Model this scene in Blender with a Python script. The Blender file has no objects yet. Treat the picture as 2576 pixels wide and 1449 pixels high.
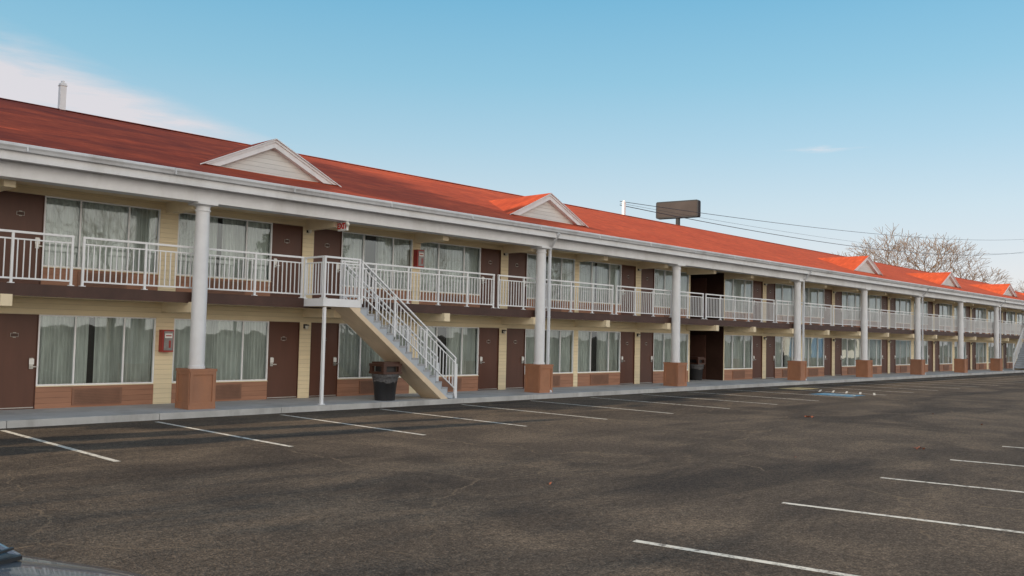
import bpy, math, random, bmesh
from mathutils import Vector, Matrix
random.seed(7)
sc=bpy.context.scene
COL=sc.collection
W={}
# ------------------------------------------------------------ materials
def newmat(n):
    m=bpy.data.materials.new(n);m.use_nodes=True
    nt=m.node_tree;b=nt.nodes['Principled BSDF'];return m,nt,b
def N(nt,t,**k):
    n=nt.nodes.new(t)
    for a,v in k.items():
        setattr(n,a,v)
    return n
def math_(nt,op,a,b=None,c=None,clamp=False):
    n=nt.nodes.new('ShaderNodeMath');n.operation=op;n.use_clamp=clamp
    for i,v in enumerate((a,b,c)):
        if v is None: continue
        if isinstance(v,(int,float)): n.inputs[i].default_value=v
        else: nt.links.new(v,n.inputs[i])
    return n.outputs[0]
def noise(nt,scale,detail=4,rough=.55,vec=None,mapscale=None,dist=0):
    n=nt.nodes.new('ShaderNodeTexNoise');n.inputs['Scale'].default_value=scale;n.inputs['Detail'].default_value=detail
    n.inputs['Roughness'].default_value=rough;n.inputs['Distortion'].default_value=dist
    if vec is None:
        g=nt.nodes.new('ShaderNodeNewGeometry');vec=g.outputs['Position']
    if mapscale:
        mp=nt.nodes.new('ShaderNodeMapping');mp.inputs['Scale'].default_value=mapscale;nt.links.new(vec,mp.inputs['Vector']);vec=mp.outputs[0]
    nt.links.new(vec,n.inputs['Vector']);return n.outputs['Fac']
def ramp(nt,fac,stops):
    r=nt.nodes.new('ShaderNodeValToRGB');e=r.color_ramp.elements
    while len(e)<len(stops): e.new(.5)
    for i,(p,c) in enumerate(stops):
        e[i].position=p
        e[i].color=(c[0],c[1],c[2],1) if not isinstance(c,(int,float)) else (c,c,c,1)
    nt.links.new(fac,r.inputs[0]);return r.outputs[0]
def mix(nt,fac,a,b,mode='MIX'):
    m=nt.nodes.new('ShaderNodeMix');m.data_type='RGBA';m.blend_type=mode
    if isinstance(fac,(int,float)): m.inputs[0].default_value=fac
    else: nt.links.new(fac,m.inputs[0])
    for i,v in((6,a),(7,b)):
        if isinstance(v,tuple): m.inputs[i].default_value=(v[0],v[1],v[2],1)
        else: nt.links.new(v,m.inputs[i])
    return m.outputs[2]
def bump(nt,b,h,dist=.01,strength=1):
    n=nt.nodes.new('ShaderNodeBump');n.inputs['Distance'].default_value=dist;n.inputs['Strength'].default_value=strength
    nt.links.new(h,n.inputs['Height']);nt.links.new(n.outputs[0],b.inputs['Normal'])
def simple(n,c,rough=.6,var=.12,sc_=3,metal=0,bm=0,ms=None,dirt=None,spec=.5):
    m,nt,b=newmat(n)
    f=noise(nt,sc_,6,.6,mapscale=ms)
    col=ramp(nt,f,[(.3,tuple(x*(1-var) for x in c)),(.7,tuple(min(1,x*(1+var)) for x in c))])
    if dirt:
        f3=ramp(nt,noise(nt,.9,8,.65,mapscale=(1,1,.35)),[(.5,0.),(.72,1.)])
        col=mix(nt,f3,col,dirt)
    nt.links.new(col,b.inputs['Base Color']);b.inputs['Roughness'].default_value=rough;b.inputs['Metallic'].default_value=metal;b.inputs['Specular IOR Level'].default_value=spec
    if bm:
        f2=noise(nt,sc_*14,3);bump(nt,b,f2,bm)
    return m
def lap(n,c,pitch,rough=.6,axis=2,var=.08,dist=.02,off=0,edge=.62):
    m,nt,b=newmat(n)
    g=nt.nodes.new('ShaderNodeNewGeometry');s=nt.nodes.new('ShaderNodeSeparateXYZ');nt.links.new(g.outputs['Position'],s.inputs[0])
    z=math_(nt,'ADD',s.outputs[axis],100+off);z=math_(nt,'DIVIDE',z,pitch);fr=math_(nt,'FRACT',z);fl=math_(nt,'FLOOR',z)
    h=math_(nt,'SUBTRACT',1,fr)
    f=noise(nt,2.5,6,.6,mapscale=(.35,1,3))
    wn=nt.nodes.new('ShaderNodeTexWhiteNoise');wn.noise_dimensions='1D';nt.links.new(fl,wn.inputs['W'])
    f=math_(nt,'ADD',f,math_(nt,'MULTIPLY',math_(nt,'SUBTRACT',wn.outputs['Value'],.5),.15))
    col=ramp(nt,f,[(.3,tuple(x*(1-var) for x in c)),(.7,tuple(x*(1+var) for x in c))])
    ed=ramp(nt,fr,[(0.0,edge),(.07,1.)])
    col=mix(nt,1.0,col,ed,'MULTIPLY')
    nt.links.new(col,b.inputs['Base Color']);b.inputs['Roughness'].default_value=rough
    bump(nt,b,h,dist);return m
M={}
M['cream']=lap('cream_siding',(.82,.70,.47),.115,dist=.012)
M['creamflat']=simple('cream_paint',(.82,.70,.49),.6,.06,2)
M['tan']=simple('tan_paint',(.74,.60,.43),.6,.08,2,dirt=(.58,.47,.34))
M['plank']=lap('brown_plank',(.34,.165,.098),.125,.6,var=.16)
M['white']=simple('white_paint',(.77,.79,.82),.45,.05,3,dirt=(.62,.63,.64))
M['gutter']=simple('gutter_metal',(.67,.70,.74),.4,.06,2,dirt=(.44,.44,.45))
M['rail']=simple('rail_paint',(.82,.84,.865),.4,.04,3)
M['door']=simple('door_paint',(.105,.040,.024),.45,.12,1.2,ms=(3,3,.6))
M['deckedge']=simple('deck_edge_brown',(.065,.03,.022),.6,.2,3)
M['dark']=simple('dark_interior',(.03,.024,.02),.9,.2,1)
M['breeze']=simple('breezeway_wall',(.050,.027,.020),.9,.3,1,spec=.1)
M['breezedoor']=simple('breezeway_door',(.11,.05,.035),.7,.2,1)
M['grille']=simple('grille_brown',(.24,.122,.078),.6,.15,3)
M['slat']=simple('grille_slat',(.17,.088,.058),.6,.15,3)
M['plinth']=simple('plinth_paint',(.38,.175,.095),.65,.1,3,bm=.003,dirt=(.28,.145,.095))
M['steel']=simple('brushed_steel',(.5,.5,.48),.3,.05,3,metal=.9)
M['stairgrey']=simple('stair_grey_paint',(.44,.49,.55),.5,.1,3)
M['tread']=simple('tread_concrete',(.36,.37,.39),.8,.15,5)
M['red']=simple('red_enamel',(.34,.025,.018),.4,.1,3)
M['signred']=simple('sign_letter_red',(.62,.02,.015),.5,.04,3)
M['extglass']=simple('cabinet_pane',(.26,.25,.25),.15,.25,6)
M['black']=simple('black_plastic',(.02,.02,.022),.4,.2,3)
M['clearwhite']=simple('white_plastic',(.80,.80,.78),.4,.04,3)
M['plate']=simple('plate_metal',(.40,.37,.33),.4,.1,9)
M['binbrown']=simple('bin_lid_brown',(.07,.03,.02),.5,.1,3)
M['bag']=simple('bin_liner',(.09,.09,.095),.25,.3,20,bm=.01)
M['signgrey']=simple('sign_cabinet',(.05,.052,.058),.8,.1,.5,spec=.1)
M['signface']=simple('sign_face',(.065,.057,.058),.8,.2,.3,spec=.1)
M['bark']=simple('bark',(.14,.10,.07),.9,.25,3,bm=.02)
M['twig']=simple('twig',(.18,.12,.078),.9,.2,1)
M['wood']=simple('pole_wood',(.16,.11,.08),.9,.2,3)
M['rubber']=simple('tyre_rubber',(.02,.02,.02),.8,.2,5)
M['leafdry']=simple('dry_leaf',(.20,.065,.035),.8,.3,8)
M['bulb']=simple('lamp_glass',(.7,.68,.6),.3,.02,3)
M['conc']=simple('walk_concrete',(.46,.46,.46),.8,.12,1.3,bm=.003,dirt=(.32,.31,.30))
M['kerb']=simple('kerb_concrete',(.48,.48,.47),.8,.15,2,bm=.004,dirt=(.28,.27,.26))
M['farwhite']=simple('painted_block',(.75,.73,.70),.7,.08,1)
M['blue']=simple('blue_paint',(.04,.18,.42),.5,.08,1)
m,nt,b=newmat('car_paint');b.inputs['Metallic'].default_value=.6;b.inputs['Roughness'].default_value=.24;b.inputs['Coat Weight'].default_value=.7
f=noise(nt,40,3);nt.links.new(ramp(nt,f,[(.3,(.13,.15,.185)),(.7,(.17,.19,.23))]),b.inputs['Base Color']);M['car']=m
m,nt,b=newmat('car_glass');f=noise(nt,3,2);nt.links.new(ramp(nt,f,[(.3,(.006,.007,.008)),(.7,(.012,.013,.015))]),b.inputs['Base Color']);b.inputs['Roughness'].default_value=.05;M['carglass']=m
m,nt,b=newmat('curtain_fabric')
f=noise(nt,4,4,mapscale=(4,1,.4));nt.links.new(ramp(nt,f,[(.3,(.62,.63,.61)),(.7,(.84,.85,.82))]),b.inputs['Base Color']);b.inputs['Roughness'].default_value=.9;M['curtain']=m
m,nt,b=newmat('window_glass');nt.nodes.remove(b)
tr=N(nt,'ShaderNodeBsdfTransparent');tr.inputs[0].default_value=(.82,.88,.87,1)
gl=N(nt,'ShaderNodeBsdfGlossy');gl.inputs['Roughness'].default_value=.012;gl.inputs['Color'].default_value=(.86,.95,1,1)
fr=N(nt,'ShaderNodeFresnel');fr.inputs[0].default_value=1.6
bb=N(nt,'ShaderNodeBump');bb.inputs['Distance'].default_value=.02;bb.inputs['Strength'].default_value=.12
nt.links.new(noise(nt,1.6,1),bb.inputs['Height']);nt.links.new(bb.outputs[0],gl.inputs['Normal'])
fac=math_(nt,'MULTIPLY_ADD',fr.outputs[0],1.35,.04,clamp=True)
mx=N(nt,'ShaderNodeMixShader');nt.links.new(fac,mx.inputs[0]);nt.links.new(tr.outputs[0],mx.inputs[1]);nt.links.new(gl.outputs[0],mx.inputs[2])
nt.links.new(mx.outputs[0],nt.nodes['Material Output'].inputs[0]);M['glass']=m
# roof
m,nt,b=newmat('red_shingle')
g=N(nt,'ShaderNodeNewGeometry')
br=N(nt,'ShaderNodeTexBrick');br.inputs['Scale'].default_value=1;br.inputs['Brick Width'].default_value=.32;br.inputs['Row Height'].default_value=.14;br.inputs['Mortar Size'].default_value=.004
br.inputs['Color1'].default_value=(.85,.85,.85,1);br.inputs['Color2'].default_value=(1.12,1.12,1.12,1);br.inputs['Mortar'].default_value=(.75,.75,.75,1)
nt.links.new(g.outputs['Position'],br.inputs['Vector'])
f1=noise(nt,.35,7,.6);f2=noise(nt,2.2,5,.6,mapscale=(1,.25,1))
c1=ramp(nt,f1,[(.3,(.50,.075,.028)),(.7,(.68,.118,.042))])
c2=mix(nt,.45,c1,ramp(nt,f2,[(.3,(.44,.064,.027)),(.7,(.70,.126,.046))]))
c3=mix(nt,1.0,c2,br.outputs['Color'],'MULTIPLY')
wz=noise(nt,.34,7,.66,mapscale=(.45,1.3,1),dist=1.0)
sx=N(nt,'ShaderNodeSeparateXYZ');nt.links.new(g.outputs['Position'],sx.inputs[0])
shade_wear=math_(nt,'MULTIPLY_ADD',sx.outputs[0],-.038,1.15,clamp=True)
shade_wear=math_(nt,'MULTIPLY_ADD',shade_wear,.80,.12)  # streaky wear raised at low x, painting tree shade into the near roof
wf=math_(nt,'MULTIPLY',ramp(nt,wz,[(.36,.10),(.60,1.)]),shade_wear)
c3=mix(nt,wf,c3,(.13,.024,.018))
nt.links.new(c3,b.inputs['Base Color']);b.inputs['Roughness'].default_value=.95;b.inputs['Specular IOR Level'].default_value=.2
bump(nt,b,br.outputs['Fac'],.006,-.5);M['roof']=m
# asphalt
m,nt,b=newmat('asphalt')
big=noise(nt,.13,5,.6,dist=.8);med=noise(nt,.55,7,.68,dist=.4);fine=noise(nt,42,2,.7);grain=noise(nt,13,4,.75);stre=noise(nt,.30,6,.65,mapscale=(.4,1.6,1),dist=.5)
c=ramp(nt,big,[(.35,(.070,.054,.042)),(.62,(.112,.086,.065))])
c=mix(nt,ramp(nt,med,[(.44,0.),(.66,.75)]),c,(.170,.128,.092))
c=mix(nt,ramp(nt,stre,[(.50,0.),(.64,.8)]),c,(.042,.034,.029))
c=mix(nt,1.0,c,ramp(nt,grain,[(.32,.55),(.5,1.),(.70,1.6)]),'MULTIPLY')
c=mix(nt,1.0,c,ramp(nt,fine,[(.25,.40),(.5,1.),(.78,2.2)]),'MULTIPLY')
g=N(nt,'ShaderNodeNewGeometry');nz=N(nt,'ShaderNodeTexNoise');nz.inputs['Scale'].default_value=.5;nz.inputs['Detail'].default_value=8;nz.inputs['Roughness'].default_value=.6;nt.links.new(g.outputs['Position'],nz.inputs['Vector'])
vm=N(nt,'ShaderNodeVectorMath',operation='MULTIPLY_ADD');nt.links.new(nz.outputs['Color'],vm.inputs[0]);vm.inputs[1].default_value=(1.3,1.3,1.3);nt.links.new(g.outputs['Position'],vm.inputs[2])
vo=N(nt,'ShaderNodeTexVoronoi',feature='DISTANCE_TO_EDGE');vo.inputs['Scale'].default_value=.19;nt.links.new(vm.outputs[0],vo.inputs['Vector'])
cr=math_(nt,'LESS_THAN',vo.outputs['Distance'],.0028)
crm=ramp(nt,noise(nt,.45,5,.7),[(.44,0.),(.50,.8)])
cr2=math_(nt,'MULTIPLY',cr,crm)
c=mix(nt,cr2,c,(.18,.135,.095))
nt.links.new(c,b.inputs['Base Color']);b.inputs['Roughness'].default_value=.9;b.inputs['Specular IOR Level'].default_value=.15
hb=math_(nt,'SUBTRACT',math_(nt,'ADD',math_(nt,'MULTIPLY',fine,.6),grain),cr2)
bump(nt,b,hb,.02);M['asphalt']=m
def paintm(n,c,thr=.42):
    m,nt,b=newmat(n)
    f=ramp(nt,noise(nt,9,6,.7),[(thr-.06,0.),(thr+.08,1.)])
    nt.links.new(mix(nt,f,(.11,.085,.065),c),b.inputs['Base Color']);b.inputs['Roughness'].default_value=.75;return m
M['line']=paintm('line_paint',(.72,.67,.58),.42)
M['yellow']=paintm('ramp_yellow',(.70,.50,.23),.36)
M['teal']=paintm('accessible_paint',(.06,.25,.42),.42)
M['foliage']=simple('foliage',(.07,.085,.035),.8,.4,1.5)
# ------------------------------------------------------------ mesh builder
class MB:
    def __init__(s): s.v=[];s.f=[];s.m=[];s.mats=[]
    def mi(s,k):
        if k not in s.mats: s.mats.append(k)
        return s.mats.index(k)
    def face(s,pts,k):
        b=len(s.v);s.v+= [tuple(p) for p in pts];s.f.append(tuple(range(b,b+len(pts))));s.m.append(s.mi(k))
    def box(s,x0,x1,y0,y1,z0,z1,k,M4=None):
        b=len(s.v);P=[(x0,y0,z0),(x1,y0,z0),(x1,y1,z0),(x0,y1,z0),(x0,y0,z1),(x1,y0,z1),(x1,y1,z1),(x0,y1,z1)]
        if M4 is not None: P=[tuple(M4@Vector(p)) for p in P]
        s.v+=P
        for q in((0,3,2,1),(4,5,6,7),(0,1,5,4),(1,2,6,5),(2,3,7,6),(3,0,4,7)):
            s.f.append(tuple(b+i for i in q));s.m.append(s.mi(k))
    def tube(s,rings,k,n=8,caps=True):
        base=len(s.v)
        for c,r,d in rings:
            d=Vector(d).normalized();a=d.orthogonal().normalized() if abs(d.z)<.99 else Vector((1,0,0));bb=d.cross(a)
            for i in range(n):
                t=2*math.pi*i/n;s.v.append(tuple(Vector(c)+a*(r*math.cos(t))+bb*(r*math.sin(t))))
        for j in range(len(rings)-1):
            for i in range(n):
                i2=(i+1)%n;s.f.append((base+j*n+i,base+j*n+i2,base+(j+1)*n+i2,base+(j+1)*n+i));s.m.append(s.mi(k))
        if caps:
            s.f.append(tuple(base+i for i in range(n))[::-1]);s.m.append(s.mi(k))
            s.f.append(tuple(base+(len(rings)-1)*n+i for i in range(n)));s.m.append(s.mi(k))
    def mesh(s,name,smooth=False,auto=None):
        me=bpy.data.meshes.new(name);me.from_pydata(s.v,[],s.f)
        for k in s.mats: me.materials.append(M[k])
        me.polygons.foreach_set('material_index',s.m)
        if smooth: me.polygons.foreach_set('use_smooth',[True]*len(s.f))
        me.update();return me
def obj(name,me,loc=(0,0,0),parent=None,mat=None,smooth=None):
    o=bpy.data.objects.new(name,me);mw=Matrix.Translation(loc) if mat is None else mat
    o.matrix_basis=mw;W[o.name]=mw;COL.objects.link(o)
    if parent: o.parent=parent;o.matrix_parent_inverse=W[parent.name].inverted()
    return o
def empty(name,loc=(0,0,0),parent=None,mat=None):
    o=obj(name,None,loc,parent,mat);o.empty_display_size=.3;return o
def lab(o,l,c,g=None):
    o['label']=l;o['category']=c
    if g:o['group']=g
def smooth_by_angle(me,ang=35):
    try:
        me.polygons.foreach_set('use_smooth',[True]*len(me.polygons));me.set_sharp_from_angle(angle=math.radians(ang))
    except Exception: pass
# ------------------------------------------------------------ layout
P=[-2.0,5.98,13.99,21.85,29.65,40.19,48.06,56.05,64.05,72.05,80.05,88.05,96.05]
XL,XR=-6.2,100.3
YW=21.2;YB=21.55
BZ0,BZ1=33.5,36.35
F1,F2=.14,2.80
motel=empty('motel_building',(47,28,0))
lab(motel,'long two storey motel with red roof and white railings','motel')
w=MB()
for a,b_ in((XL,BZ0),(BZ1,XR)):
    w.box(a,b_,YB,35.2,0,5.05,'dark')
w.box(XL-.02,XL,YW,35.2,0,5.5,'cream');w.box(XR,XR+.02,YW,35.2,0,5.5,'cream')
spans=[]
for p in P: spans+= [(p-3.78,p-.18),(p+.18,p+3.78)]
edges=[XL]
for a,b_ in spans: edges+=[a,b_]
edges.append(XR)
for i in range(0,len(edges),2):
    a,b_=edges[i],edges[i+1]
    if b_-a<.02: continue
    segs=[(a,b_)]
    if a<BZ0<b_: segs=[(a,BZ0),(BZ1,b_)]
    for s0,s1 in segs:
        w.box(s0,s1,YW,YB,F1,2.62,'cream');w.box(s0,s1,YW,YB,F2,5.05,'cream')
for a,b_ in spans:
    w.box(a,b_,YW,YB,2.22,2.62,'cream');w.box(a,b_,YW,YB,4.87,5.05,'cream')
obj('wall',w.mesh('wall'),parent=motel)
w=MB()
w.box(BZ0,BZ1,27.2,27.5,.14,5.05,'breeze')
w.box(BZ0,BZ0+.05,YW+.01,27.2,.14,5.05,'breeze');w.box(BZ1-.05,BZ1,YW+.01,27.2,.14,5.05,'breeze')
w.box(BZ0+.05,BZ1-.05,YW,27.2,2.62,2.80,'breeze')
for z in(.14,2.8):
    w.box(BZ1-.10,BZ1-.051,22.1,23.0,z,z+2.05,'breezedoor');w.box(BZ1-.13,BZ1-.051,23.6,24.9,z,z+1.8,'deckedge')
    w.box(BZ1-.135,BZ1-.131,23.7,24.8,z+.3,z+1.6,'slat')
obj('breezeway',w.mesh('breezeway'),parent=motel)
def panel(h):
    w=MB();w.box(0,2.65,0,.33,0,h,'plank');w.box(0,2.65,-.025,.07,h+.001,h+.02,'creamflat');return w.mesh('window_panel')
pan={F1:panel(.48),F2:panel(.47)}
w=MB();w.box(0,1.12,-.02,.03,0,.38,'grille')
for i in range(9): w.box(.05,1.07,-.03,-.021,.04+i*.036,.052+i*.036,'slat')
grille_me=w.mesh('grille')
def door_me(side):
    w=MB();w.box(-.46,.46,0,.05,0,2.05,'door')
    w.box(-.475,-.46,-.03,.06,0,2.08,'door');w.box(.46,.475,-.03,.06,0,2.08,'door');w.box(-.46,.46,-.03,.06,2.05,2.08,'door')
    w.box(-.45,.45,-.012,-.001,.02,.04,'steel')
    return w.mesh('door')
dm=door_me(1)
w=MB();w.box(-.04,.04,-.035,-.001,-.12,.12,'steel');w.box(-.05,.05,-.05,-.036,-.02,.10,'clearwhite');w.tube([((0,-.051,-.07),.012,(0,-1,0)),((0,-.085,-.07),.012,(0,-1,0))],'steel',8);w.box(-.012,.11,-.10,-.086,-.082,-.058,'steel')
hm=w.mesh('handle')
w=MB()
w.box(-.08,.08,-.008,-.001,-.042,.042,'plate');w.box(-.072,.072,-.012,-.0085,-.035,.035,'deckedge');w.box(-.03,.03,-.011,-.001,.043,.058,'plate');w.box(-.03,.03,-.011,-.001,-.058,-.043,'plate')
plm=w.mesh('number_plate')
WW=2.65;WH=1.585
w=MB();t=.035
w.box(0,WW,0,.07,0,t,'rail');w.box(0,WW,0,.07,WH-t,WH,'rail')
for x in(0,.77,1.88,WW-t):
    w.box(x,x+t,-.004,.074,t,WH-t,'rail')
fm=w.mesh('frame')
w=MB();w.face([(t,.035,t),(WW-t,.035,t),(WW-t,.035,WH-t),(t,.035,WH-t)],'glass');gm=w.mesh('glass')
curt=[]
for v in range(8):
    rr=random.Random(v+3);w=MB()
    gaps=[(0.02,1.18+rr.uniform(-.1,.1)),(1.30+rr.uniform(-.04,.10),WW-.02)] if v%3 else [(0.02,WW-.02)]
    if v==4: gaps=[(.02,.70),(.88,WW-.02)]
    if v==5: gaps=[(.12,1.9),(1.98,WW-.02)]
    if v==6: gaps=[(.02,.95),(1.35,WW-.02)]
    if v==7: gaps=[(.02,1.95),(2.2,WW-.02)]
    for a,b_ in gaps:
        n=int((b_-a)/.014);pr=None;ph=0
        for i in range(n+1):
            x=a+(b_-a)*i/n;ph+=.014*2*math.pi/(.11+.04*math.sin(x*5+v*2)+.025*math.sin(x*13+v))
            y=.13+.032*math.sin(ph);y2=.13+.045*math.sin(ph+.5*math.sin(x*4))
            cur=((x,y2,.03),(x,y,WH-.02))
            if pr: w.face([pr[0],cur[0],cur[1],pr[1]],'curtain')
            pr=cur
    curt.append(w.mesh('curtain',smooth=True))
wl=MB();wl.box(-.05,.05,-.03,0,-.02,.10,'black');wl.tube([((0,-.09,.09),.05,(0,0,1)),((0,-.09,.06),.075,(0,0,1))],'black',10);wl.tube([((0,-.09,-.04),.035,(0,0,1)),((0,-.09,.058),.055,(0,0,1))],'bulb',10)
lampm=wl.mesh('wall_lamp')
for p in P:
    for fz in(F1,F2):
        for s in(-1,1):
            d=obj('door',dm,(p+s*.655,YW+.045,fz+.005),motel)
            obj('handle',hm,(p+s*.655+s*.36,YW+.045,fz+1.0),d)
            obj('number_plate',plm,(p+s*.655,YW+.045,fz+1.62),d)
            x0=p+1.13 if s>0 else p-3.78
            z0=.64 if fz==F1 else 3.29
            wd=obj('window',fm,(x0,YW+.02,z0),motel)
            obj('glass',gm,(x0,YW+.02,z0),wd)
            obj('curtain',curt[random.randrange(8)],(x0,YW+.02,z0),wd)
            obj('window_panel',pan[fz],(x0,YW+.015,fz),motel)
            obj('air_conditioner_grille',grille_me,(x0+.77,YW+.01,fz+.05),motel)
        obj('wall_lamp',lampm,(p-.02,YW,fz+1.93),motel)
w=MB()
w.box(XL,XR,19.86,YW,2.63,2.80,'conc')
w.box(XL,XR,19.83,19.86,2.58,2.83,'deckedge')
w.box(XL,XR,19.87,YW-.002,2.60,2.629,'creamflat')
obj('upper_walkway',w.mesh('upper_walkway'),parent=motel)
bx=[]
for i,p in enumerate(P):
    bx.append(p)
    if i+1<len(P): bx.append((p+P[i+1])/2)
bx=[b for b in bx if not 33.6<b<36.2]+[33.3,36.5]
w=MB();w.box(-.11,.11,19.72,YW-.003,2.36,2.599,'creamflat');bm1=w.mesh('beam')
w=MB();w.box(-.11,.11,19.87,YW-.003,4.78,5.049,'creamflat');bm2=w.mesh('beam')
for x in bx:
    obj('cross_beam',bm1,(x,0,0),motel);obj('cross_beam',bm2,(x,0,0),motel)
w=MB()
w.box(XL-.3,XR+.3,19.45,19.85,4.92,5.26,'white')
w.box(XL-.3,XR+.3,19.851,YW-.001,5.051,5.12,'creamflat')
w.box(XL-.3,XR+.3,19.20,19.449,5.24,5.262,'white')
obj('eave_beam',w.mesh('eave_beam'),parent=motel)
w=MB()
w.box(XL-.6,XR+.6,19.16,19.199,5.22,5.52,'white')
prof=[(19.157,5.40),(19.08,5.40),(19.06,5.45),(19.03,5.49),(19.03,5.535),(19.045,5.535),(19.045,5.50),(19.157,5.50)]
for i in range(len(prof)-1):
    a,b_=prof[i],prof[i+1]
    w.face([(XL-.6,a[0],a[1]),(XL-.6,b_[0],b_[1]),(XR+.6,b_[0],b_[1]),(XR+.6,a[0],a[1])],'gutter')
x=XL
while x<XR:
    w.box(x,x+.03,19.02,19.06,5.40,5.54,'gutter');x+=3.05
obj('gutter',w.mesh('gutter'),parent=motel)
# ---- roof
SL=.32;EY,EZ=19.12,5.56;RY=28.0;RZ=EZ+SL*(RY-EY)
w=MB();n=60;xs=[XL-.7+(XR-XL+1.4)*i/n for i in range(n+1)]
rr=random.Random(5)
def rz(y): return EZ+SL*(min(y,2*RY-y)-EY)
ys=[EY,22,25,RY,31,34,36.9]
jit={}
for i in range(n+1):
    for j in range(len(ys)): jit[i,j]=rr.uniform(-.012,.012) if 0<j else 0
for i in range(n):
    for j in range(len(ys)-1):
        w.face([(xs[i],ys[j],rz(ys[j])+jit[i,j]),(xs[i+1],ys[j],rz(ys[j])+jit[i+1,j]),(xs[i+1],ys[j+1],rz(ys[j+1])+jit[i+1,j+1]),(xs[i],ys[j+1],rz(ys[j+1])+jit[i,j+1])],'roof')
w.face([(XL-.7,EY,EZ),(XL-.7,EY,EZ-.05),(XR+.7,EY,EZ-.05),(XR+.7,EY,EZ)],'white')
w.face([(XL-.7,EY,EZ-.05),(XL-.7,RY,RZ-.08),(XR+.7,RY,RZ-.08),(XR+.7,EY,EZ-.05)],'white')
w.face([(XL-.7,36.9,EZ-.05),(XL-.7,RY,RZ-.08),(XR+.7,RY,RZ-.08),(XR+.7,36.9,EZ-.05)],'white')
for X in(XL-.1,XR+.1): w.face([(X,19.3,5.3),(X,36.7,5.3),(X,36.7,5.5),(X,RY,RZ-.1),(X,19.3,5.5)],'cream')
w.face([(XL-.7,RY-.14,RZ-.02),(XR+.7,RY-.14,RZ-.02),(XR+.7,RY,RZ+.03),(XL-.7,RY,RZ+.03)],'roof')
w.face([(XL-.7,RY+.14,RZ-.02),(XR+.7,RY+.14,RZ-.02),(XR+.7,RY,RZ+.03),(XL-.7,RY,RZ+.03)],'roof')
roof=obj('roof',w.mesh('roof'),parent=motel)
def dormer():
    w=MB();hw=1.98;rise=.93
    back=(rise+.04)/SL
    w.face([(-hw+.1,.12,0.03),(hw-.1,.12,0.03),(0,.12,rise-.03)],'gable')
    L=math.hypot(hw,rise)
    for s in(-1,1):
        for (wd,ya,yb,mk) in((.19,-.03,.119,'white'),(.06,-.06,-.031,'white')):
            dz=wd/ (hw/L)
            A=(s*hw,0.02);B=(0,rise+.02)
            P1=[(A[0],ya,A[1]),(B[0],ya,B[1]),(B[0],ya,B[1]-dz),(A[0]-s*(dz*hw/rise),ya,A[1])]
            P2=[(q[0],yb,q[2]) for q in P1]
            w.face(P1,mk);w.face(P2[::-1],mk)
            for i in range(4):
                j=(i+1)%4;w.face([P1[i],P1[j],P2[j],P2[i]],mk)
        fr_=-.10
        a=(s*(hw+.10),fr_,-.03+.02);b_=(0,fr_,rise+.045);c=(0,back,rise+.045);d=(s*(hw+.10),.05,-.0)
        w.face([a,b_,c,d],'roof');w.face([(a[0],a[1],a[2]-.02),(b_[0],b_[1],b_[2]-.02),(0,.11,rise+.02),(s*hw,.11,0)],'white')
        w.face([a,b_,(b_[0],b_[1],b_[2]-.025),(a[0],a[1],a[2]-.025)],'white')
    return w.mesh('dormer')
M['gable']=lap('gable_siding',(.66,.67,.65),.12)
dome=dormer()
for cx in(12.39,23.29,50.95,65.1,79.3,93.6):
    obj('dormer',dome,(cx,20.5,rz(20.5)),roof)
def vent(a):
    w=MB();w.box(-a,a,-a,a,-.3,.80,'white');w.box(-a*1.18,a*1.18,-a*1.18,a*1.18,.72,.745,'gutter');w.box(-a*.5,a*.35,-a*.8,a*.5,.80,.87,'white');return w.mesh('roof_vent')
obj('vent_pipe',vent(.085),(9.72,28.0,RZ),roof);obj('vent_pipe',vent(.07),(37.75,28.0,RZ-.08),roof)
# ---- columns
w=MB()
rings=[((0,0,1.06),.19,(0,0,1)),((0,0,1.12),.19,(0,0,1)),((0,0,1.13),.172,(0,0,1)),((0,0,3),.172,(0,0,1)),((0,0,4.72),.158,(0,0,1)),((0,0,4.725),.18,(0,0,1)),((0,0,4.76),.18,(0,0,1)),((0,0,4.765),.16,(0,0,1)),((0,0,4.83),.165,(0,0,1)),((0,0,4.87),.21,(0,0,1))]
w.tube(rings,'white',28);w.box(-.25,.25,-.25,.25,4.87,4.919,'white')
shm=w.mesh('shaft');smooth_by_angle(shm)
w=MB();h=.31
w.box(-h,h,-h,h,.14,1.0,'plinth');w.box(-h-.03,h+.03,-h-.03,h+.03,1.0,1.06,'plinth');w.box(-h-.02,h+.02,-h-.02,h+.02,.141,.24,'plinth')
for s in(-1,1):
    for a0,a1,z0,z1 in((-h,-h+.07,.24,.999),(h-.07,h,.24,.999),(-h+.07,h-.07,.93,.999),(-h+.07,h-.07,.24,.30)):
        y0,y1=sorted((s*(h+.0015),s*(h+.025)))
        w.box(a0,a1,y0,y1,z0,z1,'plinth')
        w.box(y0,y1,a0,a1,z0,z1,'plinth')
plm2=w.mesh('plinth')
CX=[-1.95,10.05,21.98,30.03,40.50,48.45,56.50,64.55,72.65,80.7,88.7,96.7]
for x in CX:
    c=obj('column',shm,(x,19.65,0),motel);obj('plinth',plm2,(x,19.65,0),c)
w=MB()
w.box(-.035,.035,-.035,.035,.30,4.9,'gutter')
w.box(-.035,.035,-.035,.035,0,.36,'gutter',Matrix.Translation((0,-.16,.14))@Matrix.Rotation(math.radians(-38),4,'X'))
w.box(-.035,.035,-.035,.035,0,.62,'gutter',Matrix.Translation((0,0,4.88))@Matrix.Rotation(math.radians(38),4,'X'))
for z in(1.2,2.6,4.2): w.box(-.045,.045,-.04,.04,z,z+.03,'gutter')
dsm=w.mesh('downspout')
for x in(22.20,40.75,56.78,72.95): obj('downspout',dsm,(x,19.46,0),motel)
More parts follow.
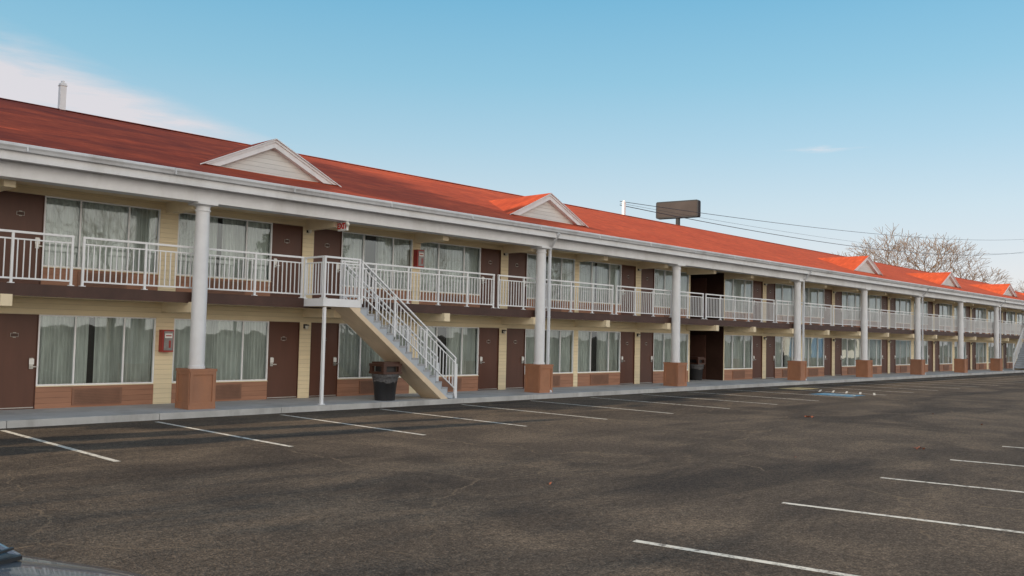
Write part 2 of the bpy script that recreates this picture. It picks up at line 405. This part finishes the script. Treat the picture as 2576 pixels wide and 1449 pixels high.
# ---- railings
def rail_me(L,posts=True,key='rail',slope=0,hz=1.07):
    w=MB()
    def z(x): return x*slope
    def bar(x0,x1,h,t,wy):
        b=len(w.v)
        w.v+=[(x0,-wy,z(x0)+h),(x1,-wy,z(x1)+h),(x1,wy,z(x1)+h),(x0,wy,z(x0)+h),(x0,-wy,z(x0)+h+t),(x1,-wy,z(x1)+h+t),(x1,wy,z(x1)+h+t),(x0,wy,z(x0)+h+t)]
        for q in((0,3,2,1),(4,5,6,7),(0,1,5,4),(1,2,6,5),(2,3,7,6),(3,0,4,7)):
            w.f.append(tuple(b+i for i in q));w.m.append(w.mi(key))
    bar(0,L,hz-.035,.045,.03);bar(.02,L-.02,hz-.17,.03,.016);bar(.02,L-.02,.09,.035,.018)
    np_=max(1,round(L/1.27))
    xs=[L*i/np_ for i in range(np_+1)]
    for x in xs:
        xx=min(max(x,.028),L-.028)
        w.box(xx-.024,xx+.024,-.0245,.0245,z(xx)+(-.0 if slope==0 else -.12),z(xx)+hz-.034,key)
        if slope==0: w.box(xx-.055,xx+.055,-.055,.055,.002,.02,key)
    nb=round(L/.122)
    for i in range(1,nb):
        x=L*i/nb
        if min(abs(x-q) for q in xs)<.05: continue
        w.box(x-.0105,x+.0105,-.0105,.0105,z(x)+.12,z(x)+hz-.168,key)
    return w.mesh('railing')
RYY=19.93
def rail(x0,x1,y=RYY,zz=F2):
    obj('railing',rail_me(x1-x0),(x0,y,zz+.03),motel)
rail(-6.15,1.15);rail(1.33,7.30);rail(7.48,13.02);rail(14.20,20.08)
x=20.25
while x<80: rail(x,x+6.03);x+=6.21
rail(x,XR-.05)
# ---- stairs
def staircase(x0,mir,name='staircase'):
    MM=Matrix.Translation((x0,18.97,0))@(Matrix.Scale(-1,4,(1,0,0)) if mir else Matrix.Identity(4))
    root=empty(name,parent=motel,mat=MM)
    w=MB()
    w.box(0,1.15,0,.858,2.66,2.80,'stairgrey')
    w.box(0,1.15,-.012,-.001,2.62,2.82,'rail');w.box(-.012,-.001,0,.858,2.62,2.82,'rail')
    w.box(.0,1.15,.001,.857,2.62,2.659,'creamflat')
    o=obj('landing',w.mesh('landing'),parent=root,mat=MM)
    n=16;rise=(2.80-.14)/n;run=3.35/(n-1)
    w=MB()
    for i in range(1,n):
        xa=1.15+(i-1)*run;zt=2.80-i*rise
        w.box(xa,xa+run+.02,-.012,.855,zt-.045,zt,'tread')
        w.box(xa-.0,xa+.015,-.008,.85,zt+.001,zt+rise-.046,'stairgrey')
    o=obj('step',w.mesh('step'),parent=root,mat=MM)
    sl=-(rise/run)
    lo=lambda x:max(.142,2.50+sl*(x-1.15))
    for y0,y1 in((0,.04),(.80,.84)):
        w=MB()
        for i in range(1,n):
            xa=1.15+(i-1)*run;xb=xa+run;zt=2.80-i*rise-.046
            if zt<=lo(xb): continue
            A=[(xa,y0,lo(xa)),(xb,y0,lo(xb)),(xb,y0,zt),(xa,y0,max(zt,lo(xa)+.01))];B=[(p[0],y1,p[2]) for p in A]
            w.face(A,'stairgrey');w.face(B[::-1],'stairgrey')
            w.face([A[0],A[1],B[1],B[0]],'stairgrey')
        me=w.mesh('stringer')
        bm=bmesh.new();bm.from_mesh(me);bmesh.ops.remove_doubles(bm,verts=bm.verts,dist=.0005);bm.to_mesh(me);bm.free()
        obj('stringer',me,parent=root,mat=MM)
    w=MB()
    T0=2.50
    xg0=1.15+(T0-.142)/(-sl)
    A=[(.80,2.615),(1.15,2.615),(1.15,T0),(xg0,.142),(xg0-.26,.142)]
    a=[(p[0],-.006,p[1]) for p in A];b_=[(p[0],.846,p[1]) for p in A]
    w.face(a,'tan');w.face(b_[::-1],'tan')
    for i in range(5):
        j=(i+1)%5;w.face([a[i],b_[i],b_[j],a[j]],'tan')
    obj('soffit',w.mesh('soffit'),parent=root,mat=MM)
    w=MB()
    w.box(.06,.13,.05,.12,.14,2.61,'rail');w.box(.03,.16,.02,.15,.141,.16,'rail')
    obj('support_post',w.mesh('support_post'),parent=root,mat=MM)
    T=Matrix.Translation
    R=Matrix.Rotation(math.radians(90),4,'Z')
    obj('railing',rail_me(1.13),parent=root,mat=MM@T((.01,.03,2.82)))
    obj('railing',rail_me(.86),parent=root,mat=MM@T((.03,.06,2.82))@R)
    L=3.45
    rm=rail_me(L,slope=sl,hz=1.0)
    obj('railing',rm,parent=root,mat=MM@T((1.17,.02,2.86)))
    obj('railing',rm,parent=root,mat=MM@T((1.17,.82,2.86)))
    for y in(.02,.82):
        w=MB();w.box(4.60,4.66,y-.03,y+.03,.142,1.13,'rail')
        obj('newel_post',w.mesh('newel_post'),parent=root,mat=MM)
    return root
staircase(13.02,False)
staircase(82.2,True)
# ------------------------------------------------------------ ground
w=MB();w.face([(-900,-900,0),(1500,-900,0),(1500,1200,0),(-900,1200,0)],'asphalt')
g=obj('ground',w.mesh('ground'));g['kind']='structure'
w=MB();w.box(XL-6,XR+6,19.02,37,-.1,.14,'conc')
g=obj('pavement',w.mesh('pavement'));g['kind']='structure'
w=MB();x=XL-6
while x<XR+6:
    w.box(x+.006,x+3.0,18.86,19.018,-.1,.142,'kerb');x+=3.006
g=obj('kerb',w.mesh('kerb'));g['kind']='structure'
w=MB()
def line(x0,y0,x1,y1,wd=.10,k='line',z=.004):
    d=Vector((x1-x0,y1-y0));n_=Vector((-d.y,d.x)).normalized()*wd/2
    w.face([(x0+n_.x,y0+n_.y,z),(x0-n_.x,y0-n_.y,z),(x1-n_.x,y1-n_.y,z),(x1+n_.x,y1+n_.y,z)],k)
xs=[5.66,8.61,11.62,14.56,17.45,20.33]+[20.33+2.93*i for i in range(1,27)]
for x in[2.7,-.2,-3.2]+xs: line(x,18.5,x,13.35)
for i in range(0,24):
    x=7.32+3.1*i;line(x,5.24,x+.83,.3)
g=obj('parking_markings',w.mesh('parking_markings'));g['kind']='structure'
w=MB()
w.face([(34.9,16.8,.005),(36.8,16.8,.005),(36.8,17.8,.005),(34.9,17.8,.005)],'yellow')
cx,cy=33.2,14.3
w.face([(cx-.7,cy-.6,.005),(cx+.75,cy-.6,.005),(cx+.75,cy+1.0,.005),(cx-.7,cy+1.0,.005)],'teal')
for i in range(20):
    a0=2*math.pi*i/20;a1=2*math.pi*(i+1)/20
    if 3<i<7: continue
    w.face([(cx+.42*math.cos(a0),cy+.42*math.sin(a0),.009),(cx+.42*math.cos(a1),cy+.42*math.sin(a1),.009),(cx+.49*math.cos(a1),cy+.49*math.sin(a1),.009),(cx+.49*math.cos(a0),cy+.49*math.sin(a0),.009)],'line')
line(cx,cy,cx,cy+.8,.08,'line',.013);line(cx-.06,cy+.05,cx+.45,cy+.05,.08,'line',.017);line(cx+.4,cy+.05,cx+.6,cy-.4,.08,'line',.021)
for i in range(5): line(34.5,13.6+i*.55,36.0,14.2+i*.55,.08,'line',.005)
g=obj('accessible_markings',w.mesh('accessible_markings'));g['kind']='structure'
# ------------------------------------------------------------ small things
def cabinet(x,z,y):
    e=empty('fire_extinguisher_cabinet',(x,y,z));lab(e,'red fire extinguisher cabinet mounted on a cream pier','fire extinguisher cabinet','fire extinguisher cabinets on the motel wall')
    w=MB();w.box(-.14,.14,-.18,-.004,0,.54,'red');obj('cabinet_body',w.mesh('cabinet_body'),(x,y,z),e)
    w=MB();w.box(-.14,.14,-.192,-.1815,0,.54,'red');w.box(-.10,.12,-.202,-.193,.04,.50,'extglass');w.box(-.08,.10,-.206,-.203,.34,.45,'clearwhite');w.box(-.06,.08,-.208,-.2065,.38,.41,'red');w.box(.02,.07,-.205,-.203,.10,.28,'red')
    obj('cabinet_door',w.mesh('cabinet_door'),(x,y,z),e)
cabinet(9.98,1.40,YW);cabinet(17.93,4.02,YW)
ex=Matrix(((0,0,-1,14.03),(-1,0,0,19.65),(0,1,0,4.79),(0,0,0,1)))
e=empty('exit_sign',mat=ex);lab(e,'white exit sign with red letters and two emergency lamp heads','exit sign')
w=MB();w.box(-.20,.20,-.12,.12,-.03,.03,'clearwhite');w.box(-.03,.03,.121,.129,-.02,.02,'clearwhite');obj('sign_box',w.mesh('sign_box'),parent=e,mat=ex)
cu=bpy.data.curves.new('exit','FONT');cu.body='EXIT';cu.size=.21;cu.align_x='CENTER';cu.align_y='CENTER';cu.extrude=.002;cu.offset=.010
to=bpy.data.objects.new('tmp',cu);COL.objects.link(to);dg=bpy.context.evaluated_depsgraph_get();tm=bpy.data.meshes.new_from_object(to.evaluated_get(dg));bpy.data.objects.remove(to)
tm.materials.clear();tm.materials.append(M['signred']);obj('sign_lettering',tm,parent=e,mat=ex@Matrix.Translation((0,0,.033)))
for s in(-1,1):
    w=MB();w.tube([((s*.21,.03,0),.03,(s,.3,.2)),((s*.26,.04,0),.035,(s*.2,-.3,1)),((s*.27,.03,.07),.06,(0,-.3,1)),((s*.27,.025,.085),.055,(0,-.3,1))],'bulb',12)
    obj('lamp_head',w.mesh('lamp_head',smooth=True),parent=e,mat=ex)
def binn(x,y,l):
    e=empty('trash_bin',(x,y,.14));lab(e,l,'trash bin','trash bins on the motel walkway')
    w=MB();Z=(0,0,1)
    w.tube([((0,0,0),.27,Z),((0,0,.04),.28,Z),((0,0,.62),.335,Z),((0,0,.65),.355,Z),((0,0,.69),.355,Z),((0,0,.70),.33,Z)],'black',28)
    me=w.mesh('bin_body');smooth_by_angle(me);obj('bin_body',me,(x,y,.14),e)
    w=MB();rr=random.Random(3);base=[]
    for j,(z,r) in enumerate(((.50,.335),(.58,.345),(.66,.368),(.715,.372),(.72,.33))):
        base.append([(math.cos(2*math.pi*i/32)*(r+rr.uniform(-.006,.012)),math.sin(2*math.pi*i/32)*(r+rr.uniform(-.006,.012)),z+(rr.uniform(-.03,.03) if j==0 else 0)) for i in range(32)])
    for j in range(4):
        for i in range(32): w.face([base[j][i],base[j][(i+1)%32],base[j+1][(i+1)%32],base[j+1][i]],'bag')
    obj('bin_liner',w.mesh('bin_liner'),(x,y,.14),e)
    w=MB();w.box(-.32,.32,-.32,.32,.72,.78,'binbrown')
    for s,t_ in((-1,-1),(-1,1),(1,-1),(1,1)): w.box(s*.26-.05,s*.26+.05,t_*.26-.05,t_*.26+.05,.781,.93,'binbrown')
    w.box(-.32,.32,-.32,.32,.931,1.0,'binbrown');w.box(-.27,.27,-.27,.27,1.001,1.05,'binbrown');w.box(-.2,.2,-.2,.2,.782,.93,'black')
    obj('bin_lid',w.mesh('bin_lid'),(x,y,.14),e)
binn(15.42,19.42,'black trash bin with brown lid and liner under the stairs')
binn(35.3,22.0,'black trash bin standing in the dark breezeway')
SM=Matrix.Translation((68.9,45,0))@Matrix.Rotation(math.radians(-80),4,'Z')
e=empty('pole_sign',mat=SM);lab(e,'blank dark rectangular sign cabinet on a steel pole behind roof','sign')
w=MB()
def rbox(hx,hy,z0,z1,r,k):
    pts=[]
    for (sx,sz,a0) in((1,1,0),(-1,1,90),(-1,-1,180),(1,-1,270)):
        for q in range(5):
            a=math.radians(a0+22.5*q);pts.append((sx*(hx-r)+r*math.cos(a),(z0+z1)/2+sz*((z1-z0)/2-r)+r*math.sin(a)))
    A=[(p[0],-hy,p[1]) for p in pts];B=[(p[0],hy,p[1]) for p in pts]
    w.face(A,k);w.face(B[::-1],k)
    for i in range(len(A)): w.face([A[i],A[i-1],B[i-1],B[i]],k)
rbox(2.05,.3,12.95,14.5,.15,'signgrey');obj('sign_cabinet',w.mesh('sign_cabinet'),parent=e,mat=SM)
w=MB();rbox(1.93,.315,13.07,14.38,.1,'signface');obj('sign_panel',w.mesh('sign_panel'),parent=e,mat=SM)
w=MB();w.tube([((0,0,0),.24,(0,0,1)),((0,0,12.95),.2,(0,0,1))],'signgrey',14);obj('pole',w.mesh('pole',smooth=True),parent=e,mat=SM)
def wire(a,b_,sag,r=.02,l='sagging black overhead power line crossing the sky'):
    w=MB();n=40;rings=[]
    a=Vector(a);b_=Vector(b_);d=(b_-a).normalized()
    for i in range(n+1):
        t=i/n;p=a.lerp(b_,t);p.z-=4*sag*t*(1-t);rings.append((p,r,d))
    w.tube(rings,'black',5);o=obj('power_line',w.mesh('power_line'));lab(o,l,'power line','power lines behind the motel')
wire((38.2,28.6,9.25),(150,35.5,18.1),.9,.016);wire((38.2,28.6,9.05),(150,35.5,16.3),1.5,.020);wire((38.2,28.6,9.15),(150,35.7,16.0),1.0,.008)
def upole(x,y,h,l='wooden utility pole carrying overhead lines',r0=.17):
    e=empty('utility_pole',(x,y,0));lab(e,l,'utility pole','utility poles around the lot')
    w=MB();w.tube([((0,0,0),r0,(0,0,1)),((0,0,h),r0*.65,(0,0,1))],'wood',10);obj('pole',w.mesh('pole',smooth=True),(x,y,0),e)
    w=MB();w.box(-.07,.07,-1.2,1.2,h-.9,h-.76,'wood')
    for s in(-1.1,-.5,.5,1.1): w.tube([((0,s,h-.76),.04,(0,0,1)),((0,s,h-.6),.05,(0,0,1))],'signgrey',6)
    obj('crossarm',w.mesh('crossarm'),(x,y,0),e)
upole(150,35.5,18.6)
e=empty('low_building',(122,-8,0));lab(e,'low white building with blue doors across the parking lot','building')
w=MB();w.box(112,132,-14,-3,0,3.4,'farwhite');obj('wall',w.mesh('wall'),parent=e)
w=MB();w.box(111.5,132.5,-14.5,-2.5,3.401,3.7,'signgrey');obj('roof',w.mesh('roof'),parent=e)
for y in(-12,-9):
    w=MB();w.box(111.93,111.999,y-.9,y+.9,0,2.4,'blue');obj('door',w.mesh('door'),parent=e)
w=MB();w.box(111.93,111.999,-6.5,-4,1,2.4,'black');obj('window',w.mesh('window'),parent=e)
# ------------------------------------------------------------ trees
def grow(seed,H,spread,levels=6,leaves=0,kids=3,upb=.5,trunk_r=.35,leafsize=.12,split=.28,width=None,tw=1.0):
    r=random.Random(seed);wt=MB();wc=MB();tips=[]
    def seg(p,d,L,rad,lev):
        n=3 if lev<3 else 2
        rings=[(p.copy(),rad,d.copy())];q=p.copy();dd=d.copy();r1=rad
        for i in range(n):
            dd=(dd+Vector((r.uniform(-1,1),r.uniform(-1,1),r.uniform(-.4,.8)))*.14).normalized();q=q+dd*L/n;r1=rad*(1-.35*(i+1)/n);rings.append((q.copy(),r1,dd.copy()))
            if lev>=1 and i<n-1 and lev<levels-1 and r.random()<.7:
                side=(dd+dd.orthogonal().normalized().lerp(Vector((r.uniform(-1,1),r.uniform(-1,1),r.uniform(-.2,1))),.8)*.9).normalized()
                seg(q,side,L*.6,r1*.55,lev+2 if lev+2<levels else levels-1)
        (wt if lev<2 else wc).tube([(a,max(b_,.012*tw),c) for a,b_,c in rings],'bark' if lev<3 else 'twig',8 if lev<2 else (5 if lev<3 else 3),caps=lev<2)
        if lev>=levels-1:
            tips.append((q,dd));return
        k=kids+(1 if r.random()<.35 else 0)
        ph=r.uniform(0,6.28);a=dd.orthogonal().normalized();b_=dd.cross(a)
        for j in range(k):
            t=ph+6.283*j/k+r.uniform(-.4,.4);sp=r.uniform(.35,.8)*spread
            nd=(dd+(a*math.cos(t)+b_*math.sin(t))*sp+Vector((0,0,upb*.3))).normalized()
            seg(q,nd,L*r.uniform(.62,.85),r1*r.uniform(.55,.72),lev+1)
    seg(Vector((0,0,0)),Vector((0,0,1)),H*split,trunk_r,0)
    if leaves:
        for q,dd in tips:
            for _ in range(leaves):
                c=q+Vector((r.gauss(0,.5),r.gauss(0,.5),r.gauss(0,.35)));n_=Vector((r.uniform(-1,1),r.uniform(-1,1),r.uniform(-1,1))).normalized();a=n_.orthogonal()*leafsize;b2=n_.cross(a)
                wc.face([c-a,c+b2*.6,c+a,c-b2*.6],'foliage')
    zmax=max(v[2] for v in wc.v);s=H/zmax
    xm=sorted(abs(v[0]) for v in wc.v)[int(len(wc.v)*.985)]
    sx=s if width is None else width/2/xm
    for mb in(wt,wc): mb.v=[(v[0]*sx,v[1]*sx,v[2]*s) for v in mb.v]
    return wt.mesh('trunk',smooth=True),wc.mesh('crown')
def tree(meshes,x,y,rot,s,l,g=None,cat='tree',name='tree'):
    mw=Matrix.Translation((x,y,0))@Matrix.Rotation(rot,4,'Z')@Matrix.Scale(s,4)
    e=empty(name,mat=mw);lab(e,l,cat,g)
    obj('trunk',meshes[0],parent=e,mat=mw);obj('crown',meshes[1],parent=e,mat=mw)
big_=grow(11,16.4,1.25,7,0,3,.5,.55,split=.2,width=20.5,tw=.85)
bare=grow(12,16.4,1.1,6,0,3,.5,.42)
tree(big_,115,41,1.9,1.02,'large bare winter tree with fine spreading twigs behind the roof')
tree(big_,172,42,2.2,.82,'smaller bare winter tree beyond the end of the motel')
tree(big_,165,60,4.2,.9,'smaller bare winter tree beyond the end of the motel')
leafy=grow(23,17,.9,6,14,3,.5,.35,.24,.3)
for i,(x,y,s) in enumerate(((-13,27.5,1.12),(-22,31,1.3))):
    tree(leafy,x,y,i*1.7,s,'leafy tree whose shadow falls across the red roof','trees beside the motel')
tree(bare,-24,12.5,1.1,.8,'bare tree standing beside the parking lot','trees beside the motel')
# unseen narrow conifers, added to cast long shadow bands over the first stalls
def conifer(h,rad,seed):
    r=random.Random(seed);wt=MB();wt.tube([((0,0,0),.12,(0,0,1)),((0,0,h*.9),.03,(0,0,1))],'bark',8)
    wc=MB()
    for i in range(4200):
        z=r.uniform(.04,1.0);rr_=rad*math.sin(math.pi*min(1,(1.02-z)*.62+.02))*(.75+.25*math.sin(z*40+i%5));t=r.uniform(0,6.283);q=math.sqrt(r.random())*rr_
        c=Vector((q*math.cos(t),q*math.sin(t),z*h));n_=Vector((r.uniform(-1,1),r.uniform(-1,1),r.uniform(-.3,1))).normalized();a=n_.orthogonal()*.12;b2=n_.cross(a)
        wc.face([c-a,c+b2*.6,c+a,c-b2*.6],'foliage')
    return wt.mesh('trunk',smooth=True),wc.mesh('crown')
co_=conifer(7.2,.50,4)
tree(co_,-5.0,17.95,0,1.0,'unseen narrow conifer added to cast a shadow band on the lot','trees beside the motel',name='conifer')
tree(co_,-6.5,16.85,2,1.15,'unseen narrow conifer added to cast a shadow band on the lot','trees beside the motel',name='conifer')
for i in range(7):
    tree(bare if i!=3 else leafy,-8+i*17+ (i*37%7),-24-(i*53%9),i*1.3,.75+.08*(i%3),'tree across the parking lot mirrored in the windows','trees across the parking lot')
# ------------------------------------------------------------ fallen leaves
for i,(x,y,s) in enumerate(((22.64,10.61,.11),(17.77,6.17,.13),(24.5,7.0,.04),(14.6,7.1,.02),(20.0,4.3,.04),(27.0,9.0,.05),(9.2,8.0,.02))):
    w=MB();r=random.Random(i)
    for _ in range(12 if s>.1 else 2):
        c=Vector((r.gauss(0,s*.5),r.gauss(0,s*.5),abs(r.gauss(0,s*.15))+.012));n_=Vector((r.uniform(-.8,.8),r.uniform(-.8,.8),1)).normalized();a=n_.orthogonal().normalized()*r.uniform(.02,.045);b_=n_.cross(a)*.7
        w.face([c-a,c-a*.3+b_,c+a*.5+b_*.8,c+a,c+a*.4-b_,c-a*.4-b_*.8],'leafdry')
    o=obj('fallen_leaves',w.mesh('fallen_leaves'),(x,y,.0));lab(o,'small clump of dry red brown leaves on asphalt','fallen leaves','fallen leaves on the lot')
# ------------------------------------------------------------ car
CM=Matrix.Translation((.25+.38*.75+.06,5.18-.925*.75+.025,-.06))@Matrix.Rotation(math.radians(-67.7),4,'Z')
car=empty('parked_car',mat=CM);lab(car,'dark blue grey car with its bonnet showing','car')
def section(x,hw,z0,z1,r=.10,tum=.0):
    hwz=hw
    P2=[(0,z1+.02),(hwz*.5,z1+.016),(hwz-.16,z1+.003),(hwz-.06,z1-.02),(hwz-.015,z1-.07),(hwz,z1-.25),(hwz-.01,(z0+z1)/2-.05),(hwz-.03,z0+.08),(hwz-.10,z0)]
    L_=[(x,y,z) for y,z in P2];R_=[(x,-y,z) for y,z in P2[::-1] if y!=0]
    return L_+R_
st=[(-2.45,.62,.35,.78),(-2.35,.76,.24,.92),(-1.7,.86,.2,1.0),(-1.0,.89,.18,1.01),(0,.90,.18,1.01),(.5,.90,.18,1.01),(.85,.90,.18,1.01),(1.3,.895,.19,.995),(1.75,.885,.22,.965),(2.05,.86,.25,.93),(2.22,.80,.30,.86),(2.3,.66,.36,.74)]
w=MB();secs=[section(*s) for s in st];nn=len(secs[0])
for i in range(len(secs)-1):
    for j in range(nn):
        j2=(j+1)%nn;w.face([secs[i][j],secs[i+1][j],secs[i+1][j2],secs[i][j2]],'car')
w.face(secs[0],'car');w.face(secs[-1][::-1],'car')
me=w.mesh('car_body')
bm=bmesh.new();bm.from_mesh(me);bmesh.ops.remove_doubles(bm,verts=bm.verts,dist=.001);bmesh.ops.recalc_face_normals(bm,faces=bm.faces);bm.to_mesh(me);bm.free();smooth_by_angle(me,50)
obj('car_body',me,parent=car,mat=CM)
DX=-.46
w=MB()
base=[(.85+DX,.74),(.6+DX,.80),(-1.5,.80),(-1.95,.70)];top=[(-.1+DX,.56),(-.25+DX,.60),(-1.2,.60),(-1.4,.56)]
for i in range(3):
    for s in(1,-1):
        w.face([(base[i][0],s*base[i][1],1.0),(base[i+1][0],s*base[i+1][1],1.0),(top[i+1][0],s*top[i+1][1],1.36),(top[i][0],s*top[i][1],1.36)],'carglass')
w.face([(.85+DX,.74,1.02),(.92+DX,0,1.04),(.85+DX,-.74,1.02),(-.1+DX,-.56,1.36),(-.1+DX,.56,1.36)],'carglass')
w.face([(-1.95,.70,1.0),(-1.95,-.70,1.0),(-1.4,-.56,1.36),(-1.4,.56,1.36)],'carglass')
obj('car_window',w.mesh('car_window'),parent=car,mat=CM)
w=MB();w.face([(-.08+DX,.57,1.365),(-.08+DX,-.57,1.365),(-.9,-.6,1.40),(-.9,.6,1.40)],'car');w.face([(-.9,-.6,1.40),(-.9,.6,1.40),(-1.42,.57,1.365),(-1.42,-.57,1.365)],'car')
for s in(1,-1):
    for a,b_ in(((.86+DX,.75,1.0),(-.09+DX,.575,1.37)),((-1.96,.705,1.0),(-1.41,.565,1.37)),((-.7,.80,1.0),(-.7,.605,1.37))):
        w.tube([(Vector((a[0],s*a[1],a[2])),.025,(Vector(b_)-Vector(a))),(Vector((b_[0],s*b_[1],b_[2])),.025,(Vector(b_)-Vector(a)))],'car',6)
obj('car_roof',w.mesh('car_roof'),parent=car,mat=CM)
for s in(1,-1):
    for x in(-1.5,1.45):
        w=MB();w.tube([((x,s*.66,.38),.32,(0,s,0)),((x,s*.905,.38),.32,(0,s,0))],'rubber',24);w.tube([((x,s*.906,.38),.2,(0,s,0)),((x,s*.915,.38),.19,(0,s,0))],'steel',16)
        obj('wheel',w.mesh('wheel'),parent=car,mat=CM)
    w=MB();w.box(2.1,2.285,s*.62-.12,s*.62+.12,.68,.80,'bulb');obj('headlight',w.mesh('headlight'),parent=car,mat=CM)
w=MB()
for y in(-.35,.25):
    w.tube([((.95+DX,y,1.05),.012,(-.1,1,0)),((.89+DX,y+.45,1.06),.008,(-.1,1,0))],'black',5)
w.box(.86+DX,.95+DX,-.70,.70,1.018,1.036,'black')
for y in(-.4,.4): w.box(1.02,1.07,y-.02,y+.02,1.02,1.05,'black')
obj('wiper',w.mesh('wiper'),parent=car,mat=CM)
# ------------------------------------------------------------ light
EL=math.radians(20);AZ=math.radians(7)
L=Vector((math.cos(AZ)*math.cos(EL),-math.sin(AZ)*math.cos(EL),-math.sin(EL)))
sd=bpy.data.lights.new('sun','SUN');sd.energy=5;sd.angle=math.radians(.5);sd.color=(1,.80,.56)
so=bpy.data.objects.new('sun',sd);COL.objects.link(so);so.rotation_mode='QUATERNION';so.rotation_quaternion=L.to_track_quat('-Z','Y');so.location=(0,0,40)
wo=bpy.data.worlds.new('World');sc.world=wo;wo.use_nodes=True;nt=wo.node_tree;bg=nt.nodes['Background']
sky=N(nt,'ShaderNodeTexSky');sky.sky_type='NISHITA';sky.sun_disc=False;sky.sun_elevation=EL;sky.sun_rotation=math.atan2(-L.x,-L.y);sky.air_density=1.0;sky.dust_density=.6;sky.ozone_density=1.3
tc=N(nt,'ShaderNodeTexCoord');sp=N(nt,'ShaderNodeSeparateXYZ');nt.links.new(tc.outputs['Generated'],sp.inputs[0])
az=math_(nt,'MULTIPLY',math_(nt,'ARCTAN2',sp.outputs[1],sp.outputs[0]),57.2958)
el=math_(nt,'MULTIPLY',math_(nt,'ARCSINE',sp.outputs[2]),57.2958)
K=1/.15
haze=[(0,(.76,.69,.72)),(4,(.74,.73,.78)),(8,(.61,.73,.80)),(12,(.43,.66,.79)),(16,(.29,.59,.76)),(21,(.18,.50,.72)),(40,(.12,.33,.56)),(90,(.10,.25,.45))]
hz=ramp(nt,math_(nt,'DIVIDE',el,90),[(e_/90,tuple(v*K for v in c_)) for e_,c_ in haze])
skyc=mix(nt,.82,sky.outputs[0],hz)
# added fill glow in the unseen low sky behind the camera, lights the facade
sgl=math_(nt,'MULTIPLY_ADD',sp.outputs[0],-.45,math_(nt,'MULTIPLY',sp.outputs[1],-1.0))
sg=math_(nt,'MULTIPLY',math_(nt,'SUBTRACT',sgl,.05),1.5,clamp=True)
lowf=math_(nt,'MULTIPLY',math_(nt,'SUBTRACT',46,el),.05,clamp=True)
sg=math_(nt,'MULTIPLY',sg,lowf)
skyc=mix(nt,sg,skyc,(1.85*K,1.68*K,1.48*K))
cb=N(nt,'ShaderNodeCombineXYZ');nt.links.new(math_(nt,'ADD',math_(nt,'MULTIPLY',az,.09),math_(nt,'MULTIPLY',el,-.12)),cb.inputs[0]);nt.links.new(math_(nt,'MULTIPLY',el,.55),cb.inputs[1])
cn=noise(nt,1.3,8,.62,vec=cb.outputs[0],dist=.3)
hw=math_(nt,'MAXIMUM',math_(nt,'MULTIPLY',math_(nt,'SUBTRACT',az,57.5),.22),.05)
ctr=math_(nt,'ADD',11.6,math_(nt,'MULTIPLY',math_(nt,'SUBTRACT',az,60),.07))
dd=math_(nt,'DIVIDE',math_(nt,'ABSOLUTE',math_(nt,'SUBTRACT',el,ctr)),hw)
wm=math_(nt,'SUBTRACT',1.2,dd,clamp=True)
far=math_(nt,'SUBTRACT',1,math_(nt,'DIVIDE',math_(nt,'ABSOLUTE',math_(nt,'SUBTRACT',az,90)),34),clamp=True)
wm=math_(nt,'MULTIPLY',wm,math_(nt,'MULTIPLY',far,3.,clamp=True))
cf=ramp(nt,math_(nt,'ADD',cn,math_(nt,'MULTIPLY',wm,.26)),[(.42,0.),(.74,1.)])
cf=math_(nt,'MULTIPLY',math_(nt,'MULTIPLY',cf,math_(nt,'MULTIPLY',wm,1.4,clamp=True)),.9)
s2=mix(nt,cf,skyc,(.76*K,.72*K,.75*K))
d1=math_(nt,'DIVIDE',math_(nt,'ABSOLUTE',math_(nt,'SUBTRACT',el,11.6)),.30);d2=math_(nt,'DIVIDE',math_(nt,'ABSOLUTE',math_(nt,'SUBTRACT',az,24.5)),3.0)
w2=math_(nt,'SUBTRACT',1,math_(nt,'ADD',d1,d2),clamp=True)
w2=math_(nt,'MULTIPLY',w2,ramp(nt,noise(nt,5,5,.6,vec=cb.outputs[0]),[(.4,0.),(.65,.8)]))
s3=mix(nt,w2,s2,(.85*K,.80*K,.82*K))
nt.links.new(s3,bg.inputs[0]);bg.inputs[1].default_value=.15
# ------------------------------------------------------------ camera
f,yaw,p,r=2246.9,math.radians(43.635),math.radians(3.004),math.radians(1.269)
h=Vector((math.cos(yaw),math.sin(yaw),0));Rv=Vector((math.sin(yaw),-math.cos(yaw),0));up=Vector((0,0,1))
Fv=h*math.cos(p)+up*math.sin(p);U=-h*math.sin(p)+up*math.cos(p)
Ri=Rv*math.cos(r)+U*math.sin(r);Ui=U*math.cos(r)-Rv*math.sin(r)
cd=bpy.data.cameras.new('camera');cd.sensor_width=36;cd.lens=f/2576*36;cd.clip_end=5000;cd.clip_start=.05
co=bpy.data.objects.new('camera',cd);COL.objects.link(co)
co.matrix_world=Matrix(((Ri.x,Ui.x,-Fv.x,0),(Ri.y,Ui.y,-Fv.y,0),(Ri.z,Ui.z,-Fv.z,2.0),(0,0,0,1)))
sc.camera=co
sc.view_settings.view_transform='Standard';sc.view_settings.look='None';sc.view_settings.exposure=0
